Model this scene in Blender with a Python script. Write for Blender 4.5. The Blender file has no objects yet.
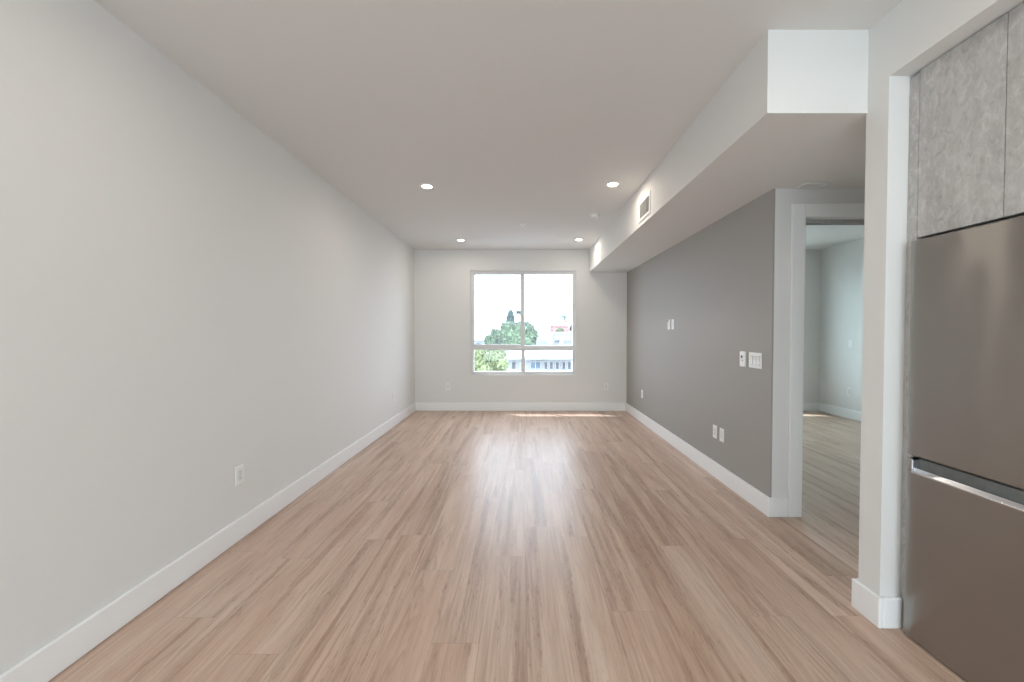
import bpy, bmesh, math, random
from mathutils import Vector, Matrix, Euler
random.seed(7)
S = bpy.context.scene
C = S.collection

# ------------------------------------------------------------------ camera
H = 1.327
cd = bpy.data.cameras.new('camera'); cam = bpy.data.objects.new('camera', cd); C.objects.link(cam)
cd.sensor_width = 36; cd.lens = 36*400/1024; cd.shift_x = -9/1024; cd.clip_start = 0.02; cd.clip_end = 500
cam.location = (0, 0, H); cam.rotation_euler = (math.radians(90) - math.atan(8/400), 0, 0)
S.camera = cam
# ------------------------------------------------------------------ colour management
vs = S.view_settings
S.display_settings.display_device = 'sRGB'
vs.view_transform = 'Standard'; vs.look = 'None'; vs.gamma = 1.0; vs.use_curve_mapping = False
vs.exposure = 0.07
# ------------------------------------------------------------------ sky
SKY = 12.0
w = bpy.data.worlds.new('sky'); S.world = w; w.use_nodes = True
bg = w.node_tree.nodes['Background']; bg.inputs[0].default_value = (.875, 0.945, 1.0, 1); bg.inputs[1].default_value = SKY
# ------------------------------------------------------------------ sun: slants from beyond the window, upper left
sd = bpy.data.lights.new('sun', 'SUN'); sd.energy = 14; sd.angle = math.radians(0.6); sd.color = (1.0, 0.98, 0.95)
so = bpy.data.objects.new('sun', sd); C.objects.link(so)
so.rotation_euler = Vector((0.40, -0.30, -1.0)).to_track_quat('-Z', 'Y').to_euler()
# ------------------------------------------------------------------ sampling portals in the window openings (they give no light of their own)
def portal(x, y, z, sx, sz, ry):
    l = bpy.data.lights.new('portal', 'AREA'); l.shape = 'RECTANGLE'; l.size = sx; l.size_y = sz
    l.cycles.is_portal = True
    o = bpy.data.objects.new('portal', l); C.objects.link(o); o.location = (x, y, z); o.rotation_euler = (math.radians(90), 0, ry)
portal(0.04, 6.98, 1.5, 1.8, 1.8, math.pi)
portal(3.43, 6.98, 1.5, 1.9, 1.85, math.pi)
REAR = -3.4
portal(0.2, REAR-0.12, 1.35, 3.8, 2.5, 0)
LAMP_W = 3.5

# ================================================================== helpers
def sock(n, names):
    for k in names:
        if k in n.inputs: return n.inputs[k]
def mat(name, col, rough=0.5, metal=0.0, spec=0.5, bump=None, noise=None, **kw):
    """procedural principled material; noise=(scale, amount) mottles the colour; bump=(scale, strength)"""
    m = bpy.data.materials.new(name); m.use_nodes = True; nt = m.node_tree; p = nt.nodes['Principled BSDF']
    p.inputs['Base Color'].default_value = (*col, 1); p.inputs['Roughness'].default_value = rough
    p.inputs['Metallic'].default_value = metal; p.inputs['Specular IOR Level'].default_value = spec
    tc = nt.nodes.new('ShaderNodeTexCoord')
    if noise:
        n = nt.nodes.new('ShaderNodeTexNoise'); n.inputs['Scale'].default_value = noise[0]; n.inputs['Detail'].default_value = 4
        nt.links.new(tc.outputs['Object'], n.inputs['Vector'])
        r = nt.nodes.new('ShaderNodeValToRGB')
        a = noise[1]
        r.color_ramp.elements[0].position = .3; r.color_ramp.elements[1].position = .7
        r.color_ramp.elements[0].color = (*[c*(1-a) for c in col], 1); r.color_ramp.elements[1].color = (*[min(1, c*(1+a)) for c in col], 1)
        nt.links.new(n.outputs['Fac'], r.inputs[0]); nt.links.new(r.outputs[0], p.inputs['Base Color'])
    if bump:
        n = nt.nodes.new('ShaderNodeTexNoise'); n.inputs['Scale'].default_value = bump[0]; n.inputs['Detail'].default_value = 3
        nt.links.new(tc.outputs['Object'], n.inputs['Vector'])
        b = nt.nodes.new('ShaderNodeBump'); b.inputs['Strength'].default_value = bump[1]; b.inputs['Distance'].default_value = 0.002
        nt.links.new(n.outputs['Fac'], b.inputs['Height']); nt.links.new(b.outputs[0], p.inputs['Normal'])
    return m
def emis(name, col, strength):
    m = bpy.data.materials.new(name); m.use_nodes = True; nt = m.node_tree; p = nt.nodes['Principled BSDF']
    p.inputs['Base Color'].default_value = (*col, 1)
    p.inputs['Emission Color'].default_value = (*col, 1); p.inputs['Emission Strength'].default_value = strength
    return m

class Nodes:
    def __init__(s, m): s.nt = m.node_tree
    def n(s, t, **kw):
        x = s.nt.nodes.new(t)
        for k, v in kw.items(): setattr(x, k, v)
        return x
    def l(s, a, b): s.nt.links.new(a, b)
    def math(s, op, a, b=None, c=None):
        x = s.n('ShaderNodeMath', operation=op)
        for i, v in enumerate((a, b, c)):
            if v is None: continue
            if isinstance(v, (int, float)): x.inputs[i].default_value = v
            else: s.l(v, x.inputs[i])
        return x.outputs[0]
    def comb(s, x, y, z):
        c = s.n('ShaderNodeCombineXYZ')
        for i, v in enumerate((x, y, z)):
            if isinstance(v, (int, float)): c.inputs[i].default_value = v
            else: s.l(v, c.inputs[i])
        return c.outputs[0]
    def noise(s, vec, scale, detail=4, rough=.5, dist=0):
        n = s.n('ShaderNodeTexNoise'); n.inputs['Scale'].default_value = scale; n.inputs['Detail'].default_value = detail
        n.inputs['Roughness'].default_value = rough; n.inputs['Distortion'].default_value = dist
        s.l(vec, n.inputs['Vector']); return n.outputs['Fac']
    def ramp(s, f, stops):
        r = s.n('ShaderNodeValToRGB'); cr = r.color_ramp
        while len(cr.elements) < len(stops): cr.elements.new(.5)
        for e, (p, c) in zip(cr.elements, stops): e.position = p; e.color = (*c, 1) if len(c) == 3 else c
        s.l(f, r.inputs[0]); return r.outputs[0]
    def mix(s, f, a, b, mode='MIX'):
        x = s.n('ShaderNodeMix', data_type='RGBA', blend_type=mode)
        if isinstance(f, (int, float)): x.inputs[0].default_value = f
        else: s.l(f, x.inputs[0])
        for i, v in ((6, a), (7, b)):
            if isinstance(v, tuple): x.inputs[i].default_value = (*v, 1)
            else: s.l(v, x.inputs[i])
        return x.outputs[2]

# ---- plank floor: boards run away from the camera
def floor_material():
    m = bpy.data.materials.new('oak_plank'); m.use_nodes = True; N = Nodes(m); p = m.node_tree.nodes['Principled BSDF']
    tc = N.n('ShaderNodeTexCoord'); sp = N.n('ShaderNodeSeparateXYZ'); N.l(tc.outputs['Object'], sp.inputs[0])
    X, Y = sp.outputs[0], sp.outputs[1]
    PW, PL = 0.205, 1.50
    u = N.math('DIVIDE', N.math('ADD', X, 10.02), PW); row = N.math('FLOOR', u); fu = N.math('FRACT', u)
    wn = N.n('ShaderNodeTexWhiteNoise', noise_dimensions='1D'); N.l(row, wn.inputs['W'])
    v = N.math('ADD', N.math('DIVIDE', N.math('ADD', Y, 20), PL), N.math('MULTIPLY', wn.outputs['Value'], 7.3))
    col = N.math('FLOOR', v); fv = N.math('FRACT', v)
    wn2 = N.n('ShaderNodeTexWhiteNoise', noise_dimensions='2D'); N.l(N.comb(row, col, 0), wn2.inputs['Vector'])
    R = wn2.outputs['Value']
    off = N.math('MULTIPLY', R, 31.7)
    # broad tone along a board, fine grain, cathedral streaks near the board's heart
    broad = N.noise(N.comb(N.math('MULTIPLY', X, 7.0), N.math('MULTIPLY', Y, .9), off), 1.0, 3, .55, .6)
    grain = N.noise(N.comb(N.math('MULTIPLY', X, 70.0), N.math('MULTIPLY', Y, 3.0), off), 1.0, 5, .65, .3)
    streak = N.noise(N.comb(N.math('MULTIPLY', X, 13.0), N.math('MULTIPLY', Y, .55), off), 1.0, 5, .6, .5)
    red = N.noise(N.comb(N.math('MULTIPLY', X, 11.0), N.math('MULTIPLY', Y, .8), N.math('ADD', off, 9.1)), 1.0, 4, .6, .8)
    base = N.ramp(broad, [(.30, (.58, .395, .300)), (.5, (.655, .475, .370)), (.72, (.70, .55, .445))])
    base = N.mix(N.ramp(red, [(.52, (0, 0, 0)), (.70, (.45, .45, .45))]), base, (.51, .325, .235))
    base = N.mix(N.ramp(streak, [(.52, (0, 0, 0)), (.60, (.42, .42, .42)), (.68, (.72, .72, .72))]), base, (.36, .222, .155))
    fig = N.noise(N.comb(N.math('MULTIPLY', X, 7.5), N.math('MULTIPLY', Y, .30), N.math('ADD', off, 4.4)), 1.0, 2.2, .45, .25)
    fl = N.math('FRACT', N.math('MULTIPLY', fig, 15.0))
    patch = N.noise(N.comb(N.math('MULTIPLY', X, 5.0), N.math('MULTIPLY', Y, .55), N.math('ADD', off, 2.2)), 1.0, 2, .5, .3)
    cath = N.math('MULTIPLY', N.math('MULTIPLY', N.ramp(fl, [(.0, (0, 0, 0)), (.62, (.35, .35, .35)), (.86, (1, 1, 1)), (1, (.1, .1, .1))]), N.ramp(patch, [(.44, (0, 0, 0)), (.58, (1, 1, 1))])), .42)
    base = N.mix(cath, base, (.33, .205, .14))
    base = N.mix(N.ramp(grain, [(.40, (.26, .26, .26)), (.56, (0, 0, 0))]), base, (.36, .25, .185))
    fleck = N.noise(N.comb(N.math('MULTIPLY', X, 85.0), N.math('MULTIPLY', Y, 11.0), off), 1.0, 3, .6, 1.2)
    fm = N.math('MULTIPLY', N.ramp(fleck, [(.54, (0, 0, 0)), (.64, (1, 1, 1))]), N.ramp(streak, [(.48, (.12, .12, .12)), (.62, (.75, .75, .75))]))
    base = N.mix(fm, base, (.33, .20, .135))
    tone = N.ramp(R, [(0, (.94, .93, .92)), (.5, (1, 1, 1)), (1, (1.04, 1.035, 1.03))])
    base = N.mix(1.0, base, tone, 'MULTIPLY')
    # hairline joints
    ex = N.math('MULTIPLY', N.math('MINIMUM', fu, N.math('SUBTRACT', 1, fu)), PW)
    ey = N.math('MULTIPLY', N.math('MINIMUM', fv, N.math('SUBTRACT', 1, fv)), PL)
    e = N.math('MINIMUM', ex, ey)
    joint = N.math('LESS_THAN', e, 0.0011)
    base = N.mix(N.math('MULTIPLY', joint, .30), base, (.16, .10, .07))
    N.l(base, p.inputs['Base Color'])
    N.l(N.math('ADD', .30, N.math('MULTIPLY', grain, .12)), p.inputs['Roughness'])
    p.inputs['Specular IOR Level'].default_value = .5
    b = N.n('ShaderNodeBump'); b.inputs['Strength'].default_value = .12; b.inputs['Distance'].default_value = .001
    N.l(N.math('SUBTRACT', grain, N.math('MULTIPLY', joint, 2.0)), b.inputs['Height']); N.l(b.outputs[0], p.inputs['Normal'])
    return m
def concrete_laminate():
    m = bpy.data.materials.new('grey_concrete_laminate'); m.use_nodes = True; N = Nodes(m); p = m.node_tree.nodes['Principled BSDF']
    ge = N.n('ShaderNodeNewGeometry'); sp = N.n('ShaderNodeSeparateXYZ'); N.l(ge.outputs['Position'], sp.inputs[0])
    s = N.math('SUBTRACT', sp.outputs[1], sp.outputs[0])
    vec = N.comb(N.math('MULTIPLY', s, 9.0), 0.0, N.math('MULTIPLY', sp.outputs[2], 2.2))
    a = N.noise(vec, 1.0, 6, .68, .4)
    vec2 = N.comb(N.math('MULTIPLY', s, 40.0), 3.0, N.math('MULTIPLY', sp.outputs[2], 22.0))
    b = N.noise(vec2, 1.0, 6, .7, .8)
    c1 = N.ramp(a, [(.30, (.40, .39, .375)), (.5, (.49, .475, .46)), (.70, (.59, .575, .56))])
    c2 = N.mix(N.ramp(b, [(.5, (0, 0, 0)), (.72, (.8, .8, .8))]), c1, (.68, .67, .66))
    c3 = N.mix(N.ramp(b, [(.30, (.8, .8, .8)), (.46, (0, 0, 0))]), c2, (.33, .32, .31))
    N.l(c3, p.inputs['Base Color']); p.inputs['Roughness'].default_value = .5
    return m
def steel():
    m = bpy.data.materials.new('brushed_dark_steel'); m.use_nodes = True; N = Nodes(m); p = m.node_tree.nodes['Principled BSDF']
    p.inputs['Base Color'].default_value = (.36, .345, .325, 1); p.inputs['Metallic'].default_value = 1; p.inputs['Roughness'].default_value = .30
    ge = N.n('ShaderNodeNewGeometry'); sp = N.n('ShaderNodeSeparateXYZ'); N.l(ge.outputs['Position'], sp.inputs[0])
    n = N.noise(N.comb(N.math('MULTIPLY', sp.outputs[1], 12), 0, N.math('MULTIPLY', sp.outputs[2], 420)), 1.0, 3)
    N.l(N.math('ADD', .262, N.math('MULTIPLY', n, .006)), p.inputs['Roughness'])
    p.inputs['Anisotropic'].default_value = 1.0; N.l(N.comb(0.0, 0.0, 1.0), p.inputs['Tangent'])
    dent = N.noise(N.comb(N.math('MULTIPLY', sp.outputs[1], 3.2), 0, N.math('MULTIPLY', sp.outputs[2], 2.6)), 1.0, 1, .4)
    b = N.n('ShaderNodeBump'); b.inputs['Strength'].default_value = 1; b.inputs['Distance'].default_value = .011
    N.l(dent, b.inputs['Height']); N.l(b.outputs[0], p.inputs['Normal'])
    return m
def glass(name='clear_glass', tint=(.97, .985, .98)):
    m = bpy.data.materials.new(name); m.use_nodes = True; N = Nodes(m); nt = m.node_tree
    nt.nodes.remove(nt.nodes['Principled BSDF']); out = nt.nodes['Material Output']
    t = N.n('ShaderNodeBsdfTransparent'); t.inputs[0].default_value = (*tint, 1)
    g = N.n('ShaderNodeBsdfGlossy'); g.inputs['Roughness'].default_value = .01
    f = N.n('ShaderNodeFresnel'); ge = N.n('ShaderNodeNewGeometry'); N.l(N.math('SUBTRACT', 1.45, N.math('MULTIPLY', ge.outputs['Backfacing'], 1.45-1/1.45)), f.inputs[0])
    x = N.n('ShaderNodeMixShader'); N.l(f.outputs[0], x.inputs[0]); N.l(t.outputs[0], x.inputs[1]); N.l(g.outputs[0], x.inputs[2]); N.l(x.outputs[0], out.inputs[0])
    return m

M = {
 'wall': mat('white_wall_paint', (.80, .79, .77), .75, bump=(260, .12)),
 'ceil': mat('white_ceiling_paint', (.775, .76, .74), .85, bump=(200, .1)),
 'grey': mat('warm_grey_wall_paint', (.375, .355, .328), .62, bump=(260, .12)),
 'trim': mat('white_satin_trim_paint', (.93, .93, .925), .38, bump=(90, .04)),
 'vinyl': mat('white_vinyl', (.72, .72, .72), .35, bump=(120, .03)),
 'plastic': mat('white_plastic', (.90, .895, .885), .35, bump=(300, .03)),
 'plastic2': mat('off_white_plastic', (.80, .79, .775), .4, bump=(300, .03)),
 'dark': mat('dark_plastic', (.015, .015, .017), .3, noise=(60, .2)),
 'grey_plastic': mat('grey_gasket', (.12, .12, .12), .6, noise=(60, .1)),
 'chrome': mat('satin_chrome', (.72, .74, .78), .22, 1.0, noise=(30, .05)),
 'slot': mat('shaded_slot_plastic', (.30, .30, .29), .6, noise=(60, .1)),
 'recess': mat('dark_grip_plastic', (.17, .18, .175), .4, noise=(40, .1)),
 'track': mat('grey_aluminium_track', (.48, .48, .47), .45, .2, noise=(40, .1)),
 'floor': floor_material(), 'laminate': concrete_laminate(), 'steel': steel(), 'glass': glass(), 'glass_low_e': glass('low_e_glass', (.72, .75, .785)), 'glass_rear': glass('grey_tinted_glass', (.65, .685, .70)), 'glass_green': glass('greenish_glass', (.745, .825, .84)),
 'lens': emis('lit_lamp_lens', (1.0, .90, .76), 14.0),
 'stucco': mat('white_stucco', (.78, .78, .77), .9, noise=(3, .05)), 'stucco3': mat('darkened_white_stucco', (.28, .29, .295), .9, noise=(3, .08)),  # house walls: white stucco, colour darkened to offset the strong sky
 'stucco2': mat('pale_grey_stucco', (.24, .26, .28), .9, noise=(3, .06)),
 'roofgravel': mat('pale_roof_membrane', (.46, .46, .45), .9, noise=(6, .1)),
 'tile': mat('red_clay_tile', (.14, .03, .028), .8, noise=(9, .25)),
 'winglass': mat('blue_window_glass', (.05, .10, .14), .35, noise=(1.5, .2)),
 'windark': mat('grey_window_glass', (.05, .055, .065), .35, noise=(1.5, .2)),
 'bark': mat('brown_bark', (.16, .11, .08), .9, noise=(14, .3)),
 'leaf_a': mat('mid_green_leaves', (.095, .145, .075), .7, noise=(.45, .75)),
 'leaf_b': mat('blue_green_leaves', (.045, .075, .065), .7, noise=(1.3, .35)),
 'leaf_c': mat('yellow_green_leaves', (.17, .20, .10), .7, noise=(.9, .8)),
 'ground': mat('pale_asphalt', (.20, .20, .195), .95, noise=(.6, .12)),
 'wire': mat('dark_cable', (.05, .05, .05), .7, noise=(9, .2)),
}

class MB:
    """collects boxes / prisms / tubes in world space, then links them as one mesh object"""
    def __init__(s): s.bm = bmesh.new()
    def box(s, x0, x1, y0, y1, z0, z1):
        r = bmesh.ops.create_cube(s.bm, size=1)
        for v in r['verts']:
            v.co = Vector(((x0+x1)/2 + v.co.x*(x1-x0), (y0+y1)/2 + v.co.y*(y1-y0), (z0+z1)/2 + v.co.z*(z1-z0)))
        return s
    def quad(s, *pts):
        s.bm.faces.new([s.bm.verts.new(p) for p in pts]); return s
    def prism(s, pts, a, b):
        """polygon pts (list of 3-vectors, relative) swept from a to b"""
        A = [s.bm.verts.new(Vector(p)+Vector(a)) for p in pts]; B = [s.bm.verts.new(Vector(p)+Vector(b)) for p in pts]
        n = len(pts)
        s.bm.faces.new(A); s.bm.faces.new(B[::-1])
        for i in range(n): s.bm.faces.new((A[i], A[(i+1) % n], B[(i+1) % n], B[i]))
        bmesh.ops.recalc_face_normals(s.bm, faces=s.bm.faces); return s
    def lathe(s, prof, c, axis='z', n=32):
        """prof: list of (r, h)"""
        rings = []
        for r, h in prof:
            ring = []
            for i in range(n):
                a = 2*math.pi*i/n; p = Vector((r*math.cos(a), r*math.sin(a), h))
                if axis == 'x': p = Vector((p.z, p.x, p.y))
                if axis == 'y': p = Vector((p.x, p.z, p.y))
                ring.append(s.bm.verts.new(p+Vector(c)))
            rings.append(ring)
        for A, B in zip(rings, rings[1:]):
            for i in range(n): s.bm.faces.new((A[i], A[(i+1) % n], B[(i+1) % n], B[i]))
        s.bm.faces.new(rings[0][::-1]); s.bm.faces.new(rings[-1])
        bmesh.ops.recalc_face_normals(s.bm, faces=s.bm.faces); return s
    def tube(s, pts, rads, n=8):
        rings = []
        for k, (p, r) in enumerate(zip(pts, rads)):
            p = Vector(p); q0 = Vector(pts[max(k-1, 0)]); q1 = Vector(pts[min(k+1, len(pts)-1)])
            t = (q1-q0).normalized(); u = t.orthogonal().normalized(); v = t.cross(u)
            rings.append([s.bm.verts.new(p + u*math.cos(2*math.pi*i/n)*r + v*math.sin(2*math.pi*i/n)*r) for i in range(n)])
        for A, B in zip(rings, rings[1:]):
            for i in range(n): s.bm.faces.new((A[i], A[(i+1) % n], B[(i+1) % n], B[i]))
        s.bm.faces.new(rings[0][::-1]); s.bm.faces.new(rings[-1]); 
        bmesh.ops.recalc_face_normals(s.bm, faces=s.bm.faces); return s
    def build(s, name, m, parent=None, bevel=0, seg=2, smooth=False, loc=None):
        me = bpy.data.meshes.new(name)
        o = bpy.data.objects.new(name, me); C.objects.link(o)
        off = Vector((0, 0, 0))
        if parent is not None:
            o.parent = parent; q = parent
            while q is not None: off += q.location; q = q.parent
        if loc is not None:
            o.location = Vector(loc) - off; off = Vector(loc)
        bmesh.ops.translate(s.bm, verts=s.bm.verts, vec=-off)
        if smooth:
            for f in s.bm.faces: f.smooth = True
        s.bm.to_mesh(me); s.bm.free(); me.materials.append(M[m] if isinstance(m, str) else m)
        if bevel:
            b = o.modifiers.new('bevel', 'BEVEL'); b.width = bevel; b.segments = seg; b.limit_method = 'ANGLE'; b.harden_normals = False
        return o
def thing(name, label, cat, loc, group=None):
    o = bpy.data.objects.new(name, None); C.objects.link(o); o.location = loc; o.empty_display_size = .1
    o['label'] = label; o['category'] = cat
    if group: o['group'] = group
    return o
def tag(o, label, cat, group=None):
    o['label'] = label; o['category'] = cat
    if group: o['group'] = group
    return o
def struct(o, label=None, cat=None):
    o['kind'] = 'structure'
    if label: o['label'] = label
    if cat: o['category'] = cat
    return o
def sroot(name, label, cat, loc):
    return struct(bpy_empty(name, loc), label, cat)
def bpy_empty(name, loc):
    o = bpy.data.objects.new(name, None); C.objects.link(o); o.location = loc; o.empty_display_size = .1; return o
def dup(root, loc, rotz=None, label=None, group=None):
    r = root.copy(); C.objects.link(r); r.location = loc
    if rotz is not None: r.rotation_euler = (0, 0, rotz)
    if label: r['label'] = label
    if group: r['group'] = group
    for ch in list(root.children):
        c = ch.copy(); C.objects.link(c); c.parent = r
        for g in list(ch.children):
            d = g.copy(); C.objects.link(d); d.parent = c
    return r

# ================================================================== the room
XL, XR = -1.815, 1.80           # left wall, grey accent wall
YB = 6.81                       # window wall
HC = 2.74                       # ceiling
YD0, YD1 = 2.87, 3.01           # wall with the doorway
XS = 1.622; YS0, YS1 = 1.785, 1.900   # end of the stub wall beside the refrigerator
XK = 2.42                       # wall behind the refrigerator
XE = 5.10                       # far side of the bedroom
WX0, WX1, WZ0, WZ1 = -0.862, 0.935, 0.612, 2.385
BX0, BX1, BZ0, BZ1 = 2.50, 4.35, 0.612, 2.385
T = .2

struct(MB().box(XL-.2, XE+.2, REAR-.2, YB+T, -.12, 0).build('floor', 'floor'), 'pale oak plank floor with brown grain running towards the window', 'floor')
struct(MB().box(XL-.2, XE+.2, REAR-.2, YB+T, HC, HC+.15).build('ceiling', 'ceil'), 'flat white ceiling with recessed lamps', 'ceiling')
struct(MB().box(XL-.15, XL, REAR-.2, YB+T, 0, HC).build('wall_left', 'wall'), 'long plain white wall on the left', 'wall')
# window wall, one run with two openings
m = MB()
m.box(XL, WX0, YB, YB+T, 0, HC); m.box(WX0, WX1, YB, YB+T, 0, WZ0); m.box(WX0, WX1, YB, YB+T, WZ1, HC)
m.box(WX1, BX0, YB, YB+T, 0, HC); m.box(BX0, BX1, YB, YB+T, 0, BZ0); m.box(BX0, BX1, YB, YB+T, BZ1, HC); m.box(BX1, XE+.15, YB, YB+T, 0, HC)
struct(m.build('wall_back', 'wall'), 'white end wall around the window', 'wall')
# accent wall: grey skin on the room side, white end and white bedroom side
struct(MB().box(XR, XR+.012, YD0+.0, YB, 0, HC).build('wall_right', 'grey'), 'warm grey accent wall on the right below the soffit', 'wall')
struct(MB().box(XR+.012, XR+.13, YD1, YB, 0, HC).build('wall_partition', 'wall'))
# doorway wall
DX0, DX1, DZ = 2.02, 2.83, 2.150
m = MB(); m.box(XR+.012, DX0-.015, YD0, YD1, 0, HC); m.box(DX0-.015, DX1+.015, YD0, YD1, DZ+.015, HC); m.box(DX1+.015, XE, YD0, YD1, 0, HC)
struct(m.build('wall_doorway', 'wall'), 'white wall around the bedroom doorway, right of the grey wall', 'wall')
# bedroom and passage walls
struct(MB().box(XE, XE+.15, YD0, YB, 0, HC).build('wall_bedroom', 'wall'), 'pale wall seen through the doorway', 'wall')
struct(MB().box(3.3, 3.45, YS1, YD0, 0, HC).build('wall_passage', 'wall'))
# stub wall between kitchen and passage, and the header over the refrigerator niche
struct(MB().box(XS, 3.3, YS0, YS1, 0, HC).build('wall_stub', 'wall'), 'white wall end standing left of the refrigerator', 'wall')
struct(MB().box(XS, XS+.10, REAR, YS0, 2.458, HC).box(XS+.10, XK, REAR, YS0, 2.460, HC).build('wall_header', 'wall'), 'white header above the grey cabinets', 'wall')
struct(MB().box(XK, XK+.15, REAR-.2, YS0, 0, HC).build('wall_kitchen', 'wall'))
# unseen rear wall, its wide glazed opening added to bring daylight from behind the camera
RX0, RX1, RZ0, RZ1 = -1.7, 2.2, 0.08, 2.60
m = MB(); m.box(XL, RX0, REAR-.2, REAR, 0, HC); m.box(RX1, XK, REAR-.2, REAR, 0, HC); m.box(RX0, RX1, REAR-.2, REAR, 0, RZ0); m.box(RX0, RX1, REAR-.2, REAR, RZ1, HC)
struct(m.build('wall_rear', 'wall'))
# soffit
struct(MB().box(1.152, XR, 1.893, YB, 2.356, HC).box(XR, 3.3, YS1, YD0, 2.356, HC).box(XR, XS, 1.893, YS1, 2.356, HC).build('ceiling_soffit', 'wall'),
       'boxed white soffit running along the top of the grey wall', 'soffit')
# unseen eave over the windows, added to cut the sun patch indoors
struct(MB().box(XL-.2, XE+.2, YB+T, YB+T+.12, 2.62, 2.80).build('added_eave', 'stucco'))

# ---- baseboards (square stock with an eased top edge)
BH, BT = .140, .019
def board(name, segs):
    m = MB()
    for x0, x1, y0, y1 in segs: m.box(x0, x1, y0, y1, 0, BH)
    return struct(m.build(name, 'trim', bevel=.006, seg=2))
board('baseboard_left', [(XL, XL+BT, REAR, YB)])
board('baseboard_back', [(XL+BT, XR-BT, YB-BT, YB)])
board('baseboard_right', [(XR-BT-.004, XR, YD0-BT, YB)])
board('baseboard_doorway', [(XR, 1.9235, YD0-BT, YD0)])
board('baseboard_stub', [(XS-BT, XS, YS0-BT, YS1+BT), (XS, 1.708, YS0-BT, YS0)])
board('baseboard_passage', [(XS, 3.3, YS1, YS1+BT), (2.93, 3.3, YD0-BT, YD0)])
board('baseboard_bedroom', [(XR+.13, XE-BT, YB-BT, YB), (XE-BT, XE, YD1, YB), (XR+.13, XR+.13+BT, YD1, YB-BT)])

# ---- bedroom doorway: casing, jamb and head track of a sliding door
d = sroot('door_1', 'white cased doorway into the bedroom', 'doorway', (DX0, YD0, 0))
CW = .096
m = MB(); y0 = YD0-.020
m.box(DX0-CW, DX0, y0, YD0, 0, DZ+.096); m.box(DX1, DX1+CW, y0, YD0, 0, DZ+.096); m.box(DX0, DX1, y0, YD0, DZ, DZ+.096)
m.build('door_casing', 'trim', d, bevel=.005)
MB().box(DX0-.015, DX0, YD0, YD1, 0, DZ).box(DX1, DX1+.015, YD0, YD1, 0, DZ).box(DX0-.015, DX1+.015, YD0, YD1, DZ, DZ+.015).build('door_jamb', 'trim', d)
MB().box(DX0, DX1, YD0+.045, YD0+.056, DZ-.028, DZ).box(DX0, DX1, YD0+.086, YD0+.097, DZ-.028, DZ).build('door_track', 'track', d)
m = MB(); m.box(DX0-CW, DX0, YD1, YD1+.02, 0, DZ+.096); m.box(DX1, DX1+CW, YD1, YD1+.02, 0, DZ+.096); m.box(DX0, DX1, YD1, YD1+.02, DZ, DZ+.096)
m.build('inner_casing', 'trim', d, bevel=.003)

# ---- windows: vinyl frame, upper slider beside fixed light, two fixed lights below
def window(name, label, x0, x1, z0, z1, y, gl, mx=None):
    w_ = sroot(name, label, 'window', ((x0+x1)/2, y, z0))
    k = .054; tr = z0 + .462; mid = (x0+x1)/2 if mx is None else mx
    ya, yb = y, y+.085
    m = MB(); m.box(x0, x0+k, ya, yb, z0, z1); m.box(x1-k, x1, ya, yb, z0, z1); m.box(x0+k, x1-k, ya, yb, z0, z0+k); m.box(x0+k, x1-k, ya, yb, z1-k, z1)
    m.build('window_frame', 'vinyl', w_, bevel=.004)
    MB().box(x0+k, x1-k, ya+.015, yb, tr-.036, tr+.034).build('transom', 'vinyl', w_, bevel=.003)
    MB().box(mid, mid+.062, ya+.015, yb, z0+k, tr-.036).build('mullion', 'vinyl', w_, bevel=.003)
    # sliding sash, upper left, in the inner track
    a0, a1, b0, b1 = x0+k, mid+.054, tr+.034, z1-k
    r = .022
    m = MB(); m.box(a0, a0+.012, ya+.02, ya+.05, b0, b1); m.box(a1-.066, a1, ya+.02, ya+.05, b0, b1); m.box(a0, a1-.066, ya+.02, ya+.05, b0-.07, b0+r); m.box(a0, a1-.066, ya+.02, ya+.05, b1-.010, b1)
    s_ = m.build('sash', 'vinyl', w_, bevel=.003)
    MB().box(a0+.012, a1-.066, ya+.033, ya+.037, b0+r, b1-.01).build('pane', gl, s_)
    MB().box(a1-.042, a1-.022, ya+.008, ya+.02, b0+.45, b0+.55).build('sash_latch', 'vinyl', s_, bevel=.003)
    MB().box(a1, x1-k, ya+.063, ya+.067, b0, b1).build('pane', gl, w_)
    MB().box(x0+k, mid, ya+.053, ya+.057, z0+k, tr-.036).build('pane', gl, w_)
    MB().box(mid+.062, x1-k, ya+.053, ya+.057, z0+k, tr-.036).build('pane', gl, w_)
    return w_
window('window_1', 'white framed slider window in the end wall, bright sky beyond', WX0, WX1, WZ0, WZ1, YB+.030, 'glass_low_e', .005)
window('window_2', 'white framed window in the bedroom end wall', BX0, BX1, BZ0, BZ1, YB+.030, 'glass_green')
# unseen rear glazing, added as a daylight source
g = sroot('added_rear_glazing', 'wide unseen glazing added behind the camera to let daylight in', 'window', (0.1, REAR, 0))
m = MB(); ya, yb = REAR-.14, REAR-.06; k = .06
m.box(RX0, RX0+k, ya, yb, RZ0, RZ1); m.box(RX1-k, RX1, ya, yb, RZ0, RZ1); m.box(RX0+k, RX1-k, ya, yb, RZ0, RZ0+k); m.box(RX0+k, RX1-k, ya, yb, RZ1-k, RZ1); m.box(.06, .14, ya, yb, RZ0+k, RZ1-k)
m.build('window_frame', 'vinyl', g, bevel=.004)
MB().box(RX0+k, .06, ya+.03, ya+.035, RZ0+k, RZ1-k).build('pane', 'glass_rear', g)
MB().box(.14, RX1-k, ya+.03, ya+.035, RZ0+k, RZ1-k).build('pane', 'glass_rear', g)

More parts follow.
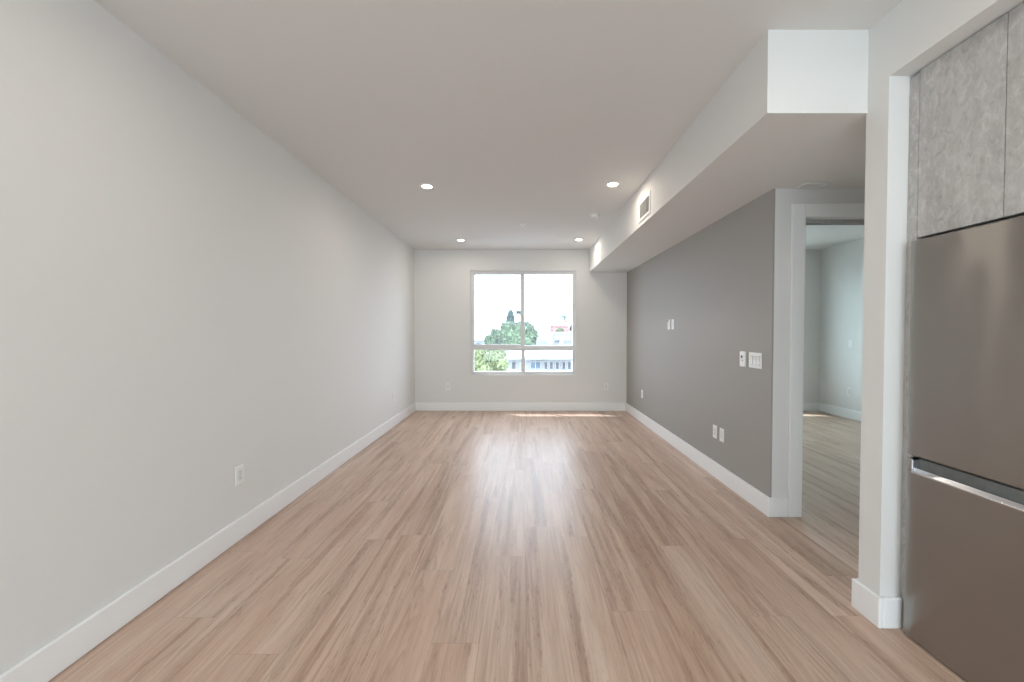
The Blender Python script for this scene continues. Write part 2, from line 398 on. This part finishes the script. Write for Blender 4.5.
# ================================================================== refrigerator
FY0, FY1, FX = 1.137, 1.737, 1.684
fr = thing('refrigerator', 'dark stainless steel bottom-freezer refrigerator beside the white wall end', 'refrigerator', (2.0, (FY0+FY1)/2, 0))
MB().box(FX+.062, 2.34, FY0+.002, FY1-.002, .03, 1.712).build('body', 'grey_plastic', fr, bevel=.004)
def arcdoor(z0, z1, name, y1=FY1, y0=FY0, x0=FX, x1=FX+.056):
    return MB().box(x0, x1, y0, y1, z0, z1)
arcdoor(.800, 1.723, 'upper').build('upper_door', 'steel', fr, bevel=.006, seg=3)
# freezer door with the recessed grip along its top edge
GL, GR = FY1-.024, FY0+.024
fz = MB().box(FX, FX+.056, FY0, FY1, .008, .735).box(FX, FX+.056, GL, FY1, .735, .787).box(FX, FX+.056, FY0, GR, .735, .787).build('freezer_door', 'steel', fr, bevel=.003, seg=2)
gr = MB().box(FX+.030, FX+.056, GR, GL, .735, .787).build('grip_recess', 'recess', fz)
m = MB().prism([(-.004, 0, .727), (-.004, 0, .733), (.010, 0, .749), (.030, 0, .742), (.030, 0, .731)], (FX, GR, 0), (FX, GL, 0)).box(FX-.004, FX+.030, GL-.008, GL, .742, .784).box(FX-.004, FX+.030, GR, GR+.008, .742, .784)
m.build('grip_trim', 'chrome', fz, bevel=.0015); 
for yy in (FY0+.06, FY1-.06):
    for xx in (FX+.12, 2.26):
        MB().lathe([(.020, 0), (.020, .012), (.012, .014), (.012, .032)], (xx, yy, 0), n=16).build('foot', 'dark', fr)

# ---- cabinet above the refrigerator with tall end panels
CXF = 1.712
cb = thing('wall_cabinet', 'grey concrete-look cabinet above the refrigerator, reaching the header', 'cabinet', (2.05, 1.44, 0))
MB().box(CXF, 2.40, 1.7385, YS0-.001, 0, 2.446).build('end_panel', 'laminate', cb, bevel=.001)
MB().box(CXF, 2.40, 1.080, 1.116, 0, 2.446).build('end_panel', 'laminate', cb, bevel=.001)
MB().box(CXF+.022, 2.40, 1.118, 1.737, 1.750, 2.440).build('carcass', 'laminate', cb)
for a, b_ in ((1.4285, 1.7355), (1.1195, 1.4255)):
    MB().box(CXF-.002, CXF+.019, a, b_, 1.738, 2.453).build('cabinet_door', 'laminate', cb, bevel=.001)

# ================================================================== ceiling fittings
def downlight(x, y, label, group):
    t = thing('recessed_downlight', label, 'light', (x, y, HC), group)
    MB().lathe([(.070, 0), (.070, -.003), (.064, -.005), (.050, -.006)], (x, y, HC), n=40).build('trim_ring', 'plastic', t, smooth=False)
    MB().lathe([(.049, -.0055), (.047, -.007), (.001, -.0075)], (x, y, HC), n=40).build('lens', 'lens', t)
    l = bpy.data.lights.new('downlight_beam', 'AREA'); l.shape = 'DISK'; l.size = .10; l.energy = LAMP_W; l.color = (1.0, .89, .76); l.spread = math.radians(176)
    o = bpy.data.objects.new('downlight_beam', l); C.objects.link(o); o.parent = t; o.location = (0, 0, -.016)
    return t
L = [(-.904, 3.875, 'lit round ceiling downlight, nearer one on the left side'), (.870, 3.823, 'lit round ceiling downlight beside the soffit vent, nearer one on the right'),
     (-.914, 6.10, 'lit round ceiling downlight close to the window wall, left one'), (.874, 6.07, 'lit round ceiling downlight close to the window wall, right one by the soffit'),
     (-.9, 1.45, 'added unseen ceiling downlight above the camera, left'), (.87, 1.0, 'added unseen ceiling downlight above the kitchen side, in front'),  # these and the next pair are unseen, added to light the near room
     (-.9, -1.2, 'added unseen ceiling downlight behind the camera, left'), (.87, -1.2, 'added unseen ceiling downlight behind the camera, right')]
for x, y, lb in L: downlight(x, y, lb, 'recessed ceiling downlights')

t = thing('smoke_detector', 'small round white smoke detector on the ceiling near the soffit', 'smoke detector', (.883, 4.80, HC))
MB().lathe([(.062, 0), (.062, -.010), (.055, -.014)], (.883, 4.80, HC), n=36).build('base', 'plastic2', t)
MB().lathe([(.050, -.012), (.048, -.030), (.036, -.040), (.001, -.042)], (.883, 4.80, HC), n=36).build('cover', 'plastic', t)
MB().lathe([(.006, -.036), (.006, -.046), (.001, -.047)], (.865, 4.785, HC), n=12).build('test_button', 'grey_plastic', t)
t = thing('fire_sprinkler', 'tiny flat white sprinkler cover on the ceiling middle', 'sprinkler', (.022, 5.24, HC))
MB().lathe([(.040, 0), (.040, -.004), (.034, -.006)], (.022, 5.24, HC), n=28).build('escutcheon', 'plastic', t)
MB().lathe([(.010, -.004), (.010, -.018), (.022, -.020), (.022, -.023)], (.022, 5.24, HC), n=20).build('deflector', 'plastic', t)

# ---- supply register on the side of the soffit
SX = 1.152
t = thing('air_vent', 'white slatted air vent set into the side of the soffit', 'vent', (SX, 3.75, 2.39))
m = MB(); m.box(SX-.008, SX, 3.575, 3.600, 2.395, 2.590); m.box(SX-.008, SX, 3.900, 3.925, 2.395, 2.590); m.box(SX-.008, SX, 3.600, 3.900, 2.395, 2.425); m.box(SX-.008, SX, 3.600, 3.900, 2.560, 2.590)
m.build('vent_frame', 'plastic', t, bevel=.002)
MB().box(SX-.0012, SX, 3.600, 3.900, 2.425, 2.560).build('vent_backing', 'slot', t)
m = MB()
for i in range(7):
    y = 3.621 + i*.043
    m.prism([(-.0085, -.009, 0), (-.007, -.010, 0), (-.0015, .008, 0), (-.003, .009, 0)], (SX, y, 2.425), (SX, y, 2.560))
m.build('vent_slats', 'plastic', t)
# ---- flat register under the soffit by the doorway
t = thing('ceiling_register', 'flat white register under the soffit above the doorway', 'vent', (2.02, 2.79, 2.356))
m = MB(); m.box(1.935, 2.105, 2.745, 2.762, 2.346, 2.356).box(1.935, 2.105, 2.828, 2.845, 2.346, 2.356).box(1.935, 1.952, 2.762, 2.828, 2.346, 2.356).box(2.088, 2.105, 2.762, 2.828, 2.346, 2.356)
m.build('register_frame', 'plastic', t, bevel=.002)
m = MB()
for i in range(5): m.box(1.952, 2.088, 2.764+i*.013, 2.771+i*.013, 2.349, 2.3558)
m.build('register_slats', 'plastic2', t)

# ================================================================== wall plates (local: plate faces -Y, wall at y=0, centre z=0)
PWD, PHT = .074, .120
def base_plate(name, label, cat, w_, group):
    t = thing(name, label, cat, (0, 0, 0), group)
    MB().box(-w_/2, w_/2, -.007, 0, -PHT/2, PHT/2).build('cover_plate', 'plastic', t, bevel=.003)
    return t
def outlet(label, group='electrical outlets'):
    t = base_plate('electrical_outlet', label, 'outlet', PWD, group)
    f = MB().box(-.0168, .0168, -.0095, -.007, -.034, .034).build('receptacle_face', 'plastic2', t, bevel=.0015)
    m = MB()
    for s in (-1, 1):
        for dx in (-.006, .006): m.box(dx-.001, dx+.001, -.0099, -.0094, s*.018-.004+.003, s*.018+.004+.003)
        m.box(-.002, .002, -.0099, -.0094, s*.018-.010, s*.018-.006)
    m.build('slots', 'slot', f)
    return t
def blank(label, group='white blank wall plates', name='wall_plate', coax=False):
    t = base_plate(name, label, 'wall plate', PWD, group)
    f = MB().box(-.0168, .0168, -.0090, -.007, -.034, .034).build('insert', 'plastic2', t, bevel=.001)
    if coax: MB().box(-.030, -.008, -.0125, -.0070, .036, .054).build('cable_jack', 'dark', t, bevel=.003)
    return t
FR, FL, FB = math.radians(90), math.radians(-90), 0.0     # -Y turned to face +X (left wall) / -X (right wall) / -Y (back wall)
def put(t, x, y, z, face):
    t.location = (x, y, z); t.rotation_euler = (0, 0, face)
o0 = outlet('white outlet low on the left white wall, nearest the camera'); put(o0, XL, 2.557, .413, FR)
dup(o0, (XL, 5.68, .413), FR, 'white outlet low on the left white wall, far end near the window')
dup(o0, (-1.246, YB, .414), FB, 'white outlet low on the window wall, left of the window')
dup(o0, (1.451, YB, .414), FB, 'white outlet low on the window wall, right of the window')
dup(o0, (XR, 5.919, .422), FL, 'white outlet low on the grey wall, farthest one near the window')
dup(o0, (XR, 3.686, .414), FL, 'white outlet low on the grey wall, left one of the near pair')
b0 = blank('white blank plate low on the grey wall, right one of the near pair'); put(b0, XR, 3.561, .414, FL)
b1 = blank('white plate high on the grey wall with a dark cable jack at its corner', coax=True); put(b1, XR, 4.858, 1.430, FL)
dup(b0, (XR, 4.735, 1.430), FL, 'white blank plate high on the grey wall, right one of the television pair')
dup(o0, (XE, 6.20, .414), FL, 'white outlet on the bedroom wall seen through the doorway')
def rockers(label, n, group):
    w_ = .074 + (n-1)*.0465
    t = base_plate('light_switch', label, 'switch', w_, group)
    for i in range(n):
        x = (i-(n-1)/2)*.0465
        r = MB().prism([(-.0165, -.0072, .033), (-.0165, -.0125, .033), (-.0165, -.0085, 0), (-.0165, -.0105, -.033), (-.0165, -.0072, -.033)], (x, 0, 0), (x+.033, 0, 0)).build('rocker', 'plastic', t)
        MB().box(x-.0185, x+.0185, -.0076, -.0069, -.0355, .0355).build('rocker_bezel', 'track', t)
    return t
sw = rockers('white triple rocker switch plate on the grey wall by the doorway', 3, 'light switches'); put(sw, XR, 3.064, 1.117, FL)
s1 = rockers('single white rocker switch on the bedroom wall seen through the doorway', 1, 'light switches'); put(s1, XE, 6.18, 1.16, FL)
t = thing('thermostat', 'slim white thermostat with a dark round sensor, left of the switches', 'thermostat', (0, 0, 0))
MB().box(-.038, .038, -.014, 0, -.062, .062).build('body', 'plastic', t, bevel=.004)
MB().lathe([(.0125, -.0138), (.0125, -.0150), (.010, -.0155)], (-.006, 0, .018), axis='y', n=24).build('sensor', 'dark', t)
MB().box(-.008, .012, -.0148, -.0138, -.018, -.006).build('label_panel', 'track', t)
MB().lathe([(.004, -.0138), (.004, -.0155)], (.002, 0, -.035), axis='y', n=12).build('button', 'plastic2', t)
put(t, XR, 3.228, 1.117, FL)

# ================================================================== outside
GZ = -6.2
struct(MB().box(-120, 160, YB+2, 260, GZ-.3, GZ).build('ground', 'ground'))
def building(name, label, x0, x1, y0, y1, z1, m_wall, parapet=.35):
    t = thing(name, label, 'building', ((x0+x1)/2, (y0+y1)/2, GZ))
    MB().box(x0, x1, y0, y1, GZ, z1).build('wall', m_wall, t)
    MB().box(x0-.12, x1+.12, y0-.12, y0+.12, z1-.02, z1+parapet).box(x0-.12, x1+.12, y1-.12, y1+.12, z1-.02, z1+parapet).box(x0-.12, x0+.12, y0+.12, y1-.12, z1-.02, z1+parapet).box(x1-.12, x1+.12, y0+.12, y1-.12, z1-.02, z1+parapet).build('parapet', 'stucco3', t)
    return t
def bwin(t, x0, x1, z0, z1, y, m_='windark', bars=1):
    f = MB().box(x0-.07, x1+.07, y-.07, y+.02, z0-.07, z0).box(x0-.07, x1+.07, y-.07, y+.02, z1, z1+.07).box(x0-.07, x0, y-.07, y+.02, z0, z1).box(x1, x1+.07, y-.07, y+.02, z0, z1)
    for i in range(bars):
        xm = x0+(x1-x0)*(i+1)/(bars+1); f.box(xm-.03, xm+.03, y-.06, y+.02, z0, z1)
    f = f.build('window', 'stucco3', t)
    MB().box(x0, x1, y-.02, y+.01, z0, z1).build('pane', m_, f)
def PX(px, Y): return (px-521)*Y/400
def PZ(py, Y): return H-(py-333)*Y/400
# low flat-roofed house with blue window (close by)
Y = 24.0
b = building('flat_roof_house', 'low white flat-roofed house with a blue window, filling the lower window panes', PX(508, Y), PX(640, Y), Y, Y+8, PZ(359.5, Y), 'stucco3', .15)
MB().box(PX(505, Y)-.0, PX(642, Y), Y-.7, Y+8.2, PZ(358.2, Y), PZ(356.6, Y)).build('roof', 'roofgravel', b)
bwin(b, PX(531, Y), PX(540, Y), PZ(368.5, Y), PZ(362, Y), Y, 'winglass')
bwin(b, PX(512, Y), PX(515.5, Y), PZ(369, Y), PZ(362, Y), Y, 'windark', 0)
for a in (544.5, 550, 556, 562.5, 568):
    bwin(b, PX(a, Y), PX(a+2.6, Y), PZ(369, Y), PZ(362, Y), Y, 'windark', 0)
# white block behind
Y = 46.0
b = building('apartment_block', 'plain white apartment block with small dark windows, middle distance right', PX(530, Y), PX(660, Y), Y, Y+12, PZ(334, Y), 'stucco3', .25)
MB().box(PX(530, Y)+1.0*0, PX(552, Y), Y-1.2, Y+6, GZ, PZ(333.2, Y)).build('wing', 'stucco3', b)
for a, c in ((555.2, 559.2), (564.5, 566.5), (568, 570.5), (578, 582)):
    bwin(b, PX(a, Y), PX(c, Y), PZ(343, Y), PZ(340.2, Y), Y)
bwin(b, PX(538.5, Y), PX(546, Y), PZ(342.6, Y), PZ(340.8, Y), Y-1.2, 'stucco2', 2)
MB().tube([(PX(535, Y), Y-1.25, GZ), (PX(535, Y), Y-1.25, PZ(333.5, Y))], [.07, .07]).build('drain_pipe', 'wire', b)
# red roof house
Y = 66.0
b = thing('red_roof_house', 'house with a red clay tile roof behind the white block', 'building', (PX(561, Y), Y+4, GZ))
x0, x1 = PX(553, Y), PX(570, Y); ze = PZ(331.5, Y); zr = PZ(324.5, Y)
MB().box(x0+.3, x1-.3, Y, Y+8, GZ, ze).build('wall', 'stucco2', b)
m = MB(); m.prism([(0, -.5, ze), (0, 8.5, ze), (0, 5.0, zr), (0, 3.0, zr)], (x0, Y, 0), (x1, Y, 0)); m.build('roof', 'tile', b)
bwin(b, x0+.7, x0+1.3, ze-1.2, ze-.3, Y); bwin(b, x0+1.9, x0+2.4, ze-1.2, ze-.3, Y)
# pale far building by the tree
Y = 90.0
b = building('distant_house', 'pale grey far house between the big tree and the red roof', PX(536, Y), PX(554, Y), Y, Y+9, PZ(330.5, Y), 'stucco2', .2)
bwin(b, PX(541, Y), PX(544, Y), PZ(336, Y), PZ(333, Y), Y)
Y = 80.0
b = building('far_left_house', 'pale far house on the skyline at the left edge of the window', PX(462, Y), PX(487, Y), Y, Y+9, PZ(341, Y), 'stucco2', .2)
bwin(b, PX(476, Y), PX(480, Y), PZ(345, Y), PZ(343, Y), Y)

def leaves(blobs, n, size, m_, name, parent, seed=0):
    rnd = random.Random(seed); m = MB(); bm = m.bm
    tot = sum(b_[3]*b_[5] for b_ in blobs)
    for bx_, by_, bz_, rx, ry, rz in blobs:
        k = int(n*rx*rz/tot)
        for i in range(k):
            while True:
                p = Vector((rnd.uniform(-1, 1), rnd.uniform(-1, 1), rnd.uniform(-1, 1)))
                if .25 < p.length < 1: break
            if rnd.random() < .7: p = p.normalized()*rnd.uniform(.8, 1.02)
            c = Vector((bx_+p.x*rx, by_+p.y*ry, bz_+p.z*rz))
            q = Euler((rnd.uniform(0, 6.3), rnd.uniform(0, 6.3), rnd.uniform(0, 6.3))).to_matrix()
            s_ = size*rnd.uniform(.6, 1.3)
            vs_ = [bm.verts.new(c+q@Vector(v)*s_) for v in ((-.5, 0, 0), (0, -.28, .06), (.55, 0, 0), (0, .28, .06))]
            bm.faces.new(vs_)
    return m.build(name, m_, parent)
def tree(name, label, cat, x, y, ztop, zbot, blobs, n, size, m_, seed, group=None):
    t = thing(name, label, cat, (x, y, GZ), group)
    m = MB(); m.tube([(x, y, GZ), (x+.1, y, (GZ+zbot)/2), (x, y, zbot), (x-.1, y, (zbot+ztop)/2)], [.30, .24, .20, .06])
    rnd = random.Random(seed)
    for b_ in blobs: m.tube([(x, y, zbot-.3), ((x+b_[0])/2, (y+b_[1])/2, (zbot+b_[2])/2), (b_[0], b_[1], b_[2])], [.14, .09, .04], 6)
    m.build('trunk', 'bark', t); leaves(blobs, n, size, m_, 'foliage', t, seed)
    return t
Y = 40.0
def blob(px, py, rpx, rpy, Y, dy=0): s_ = (Y+dy)/400; return (PX(px, Y+dy), Y+dy, PZ(py, Y+dy), rpx*s_, max(rpx, rpy)*s_, rpy*s_)
tree('broadleaf_tree', 'large rounded green tree in the middle of the window view', 'tree', PX(512, Y), Y, PZ(322, Y), PZ(348, Y),
     [blob(512, 333, 11, 10, Y), blob(506, 327, 5, 4, Y), blob(520, 326, 5, 4, Y, -.6), blob(495, 333, 4, 4, Y, .8), blob(489, 340, 4, 5, Y, .4), blob(530, 329, 4, 4, Y, -.4), blob(534, 335, 3.5, 4, Y), blob(498, 338, 8, 8, Y, 1), blob(524, 333, 10, 11, Y, -1), blob(508, 341, 14, 9, Y, -1.5), blob(530, 336, 6, 9, Y, .5), blob(492, 343, 7, 5, Y, .5), blob(520, 344, 12, 7, Y, -2)], 9000, .42, 'leaf_a', 3)
Y = 62.0
tree('conifer_tree', 'dark pointed conifer rising behind the large rounded tree', 'tree', PX(510.5, Y), Y, PZ(312, Y), PZ(330, Y),
     [blob(510.5, 314, 2.2, 3.6, Y), blob(510.5, 319, 3.8, 5, Y), blob(510.5, 326, 5, 6, Y)], 2600, .5, 'leaf_b', 4)
Y = 19.0
tree('broadleaf_tree', 'yellow-green leafy tree filling the lower left window pane', 'tree', PX(484, Y), Y, PZ(352, Y), PZ(372, Y),
     [blob(480, 360, 9, 10, Y), blob(492, 358, 9, 9, Y), blob(486, 368, 12, 9, Y), blob(500, 365, 7, 8, Y), blob(472, 366, 8, 10, Y), blob(500, 355, 6, 5, Y, 1)], 5200, .26, 'leaf_c', 5)
Y = 34.0
tree('hedge_tree', 'bushy green tree just behind the flat roof, below the big tree', 'tree', PX(533, Y), Y, PZ(350, Y), PZ(360, Y),
     [blob(529, 352, 6, 5, Y), blob(537, 353, 6, 5, Y), blob(518, 352, 8, 5, Y)], 2600, .34, 'leaf_a', 6)
tree('hedge_tree', 'small yellow-green bushy tree behind the flat roof, right side of the window', 'tree', PX(569, Y), Y, PZ(350, Y), PZ(360, Y),
     [blob(568, 354, 5, 4.5, Y), blob(575, 353, 5, 4.5, Y)], 1400, .34, 'leaf_c', 8)
Y = 64.0
tree('street_tree', 'blue-green tree just right of the red roof', 'tree', PX(574, Y), Y, PZ(327, Y), PZ(333, Y), [blob(574, 328, 4, 4, Y), blob(577.5, 327, 3, 5, Y)], 900, .5, 'leaf_b', 9)
Y = 62.5
tree('street_tree', 'small pale tree in front of the red roof', 'tree', PX(560, Y), Y, PZ(330, Y), PZ(333, Y), [blob(560, 330.5, 3.6, 2, Y)], 400, .4, 'leaf_c', 10)
def palm(px, py, Y, label, seed, sc=1.0):
    x, z = PX(px, Y), PZ(py, Y)
    t = thing('palm_tree', label, 'palm tree', (x, Y, GZ), 'palms on the skyline')
    MB().tube([(x, Y, GZ), (x+.15, Y, (GZ+z)/2), (x, Y, z)], [.16, .10, .09]).build('trunk', mat('pale_palm_trunk', (.42, .38, .33), .9, noise=(5, .2)), t)
    rnd = random.Random(seed); m = MB()
    for i in range(15):
        a = i*2.4; el = rnd.uniform(-.2, 1.0); L_ = rnd.uniform(1.2, 1.7)*sc; prev = None
        for k in range(6):
            s_ = k/5; r = L_*s_*math.cos(el*.6); h = L_*(s_*math.sin(el)-.75*s_*s_)
            c = Vector((x+r*math.cos(a), Y+r*math.sin(a), z+h)); wd = .42*(1-s_*.7)*sc
            side = Vector((-math.sin(a), math.cos(a), 0))*wd
            cur = (m.bm.verts.new(c-side-Vector((0, 0, wd*.5))), m.bm.verts.new(c), m.bm.verts.new(c+side-Vector((0, 0, wd*.5))))
            if prev:
                m.bm.faces.new((prev[0], prev[1], cur[1], cur[0])); m.bm.faces.new((prev[1], prev[2], cur[2], cur[1]))
            prev = cur
    m.build('fronds', 'leaf_b', t)
palm(562, 316, 71, 'tall palm crown above the red roof', 1, 1.0)
palm(518.5, 311.5, 72, 'small palm crown beside the conifer tip, left of the centre stile', 2, .8)
# overhead wires
m = MB()
a, b_ = Vector((PX(440, 30), 30, PZ(315, 30))), Vector((PX(640, 52), 52, PZ(322, 52)))
pts = [a.lerp(b_, i/20)-Vector((0, 0, 3.2*(i/20)*(1-i/20))) for i in range(21)]
m.tube(pts, [.045]*21, 5)
tag(m.build('utility_wire', 'wire'), 'thin dark overhead wire crossing the sky behind the window', 'wire')
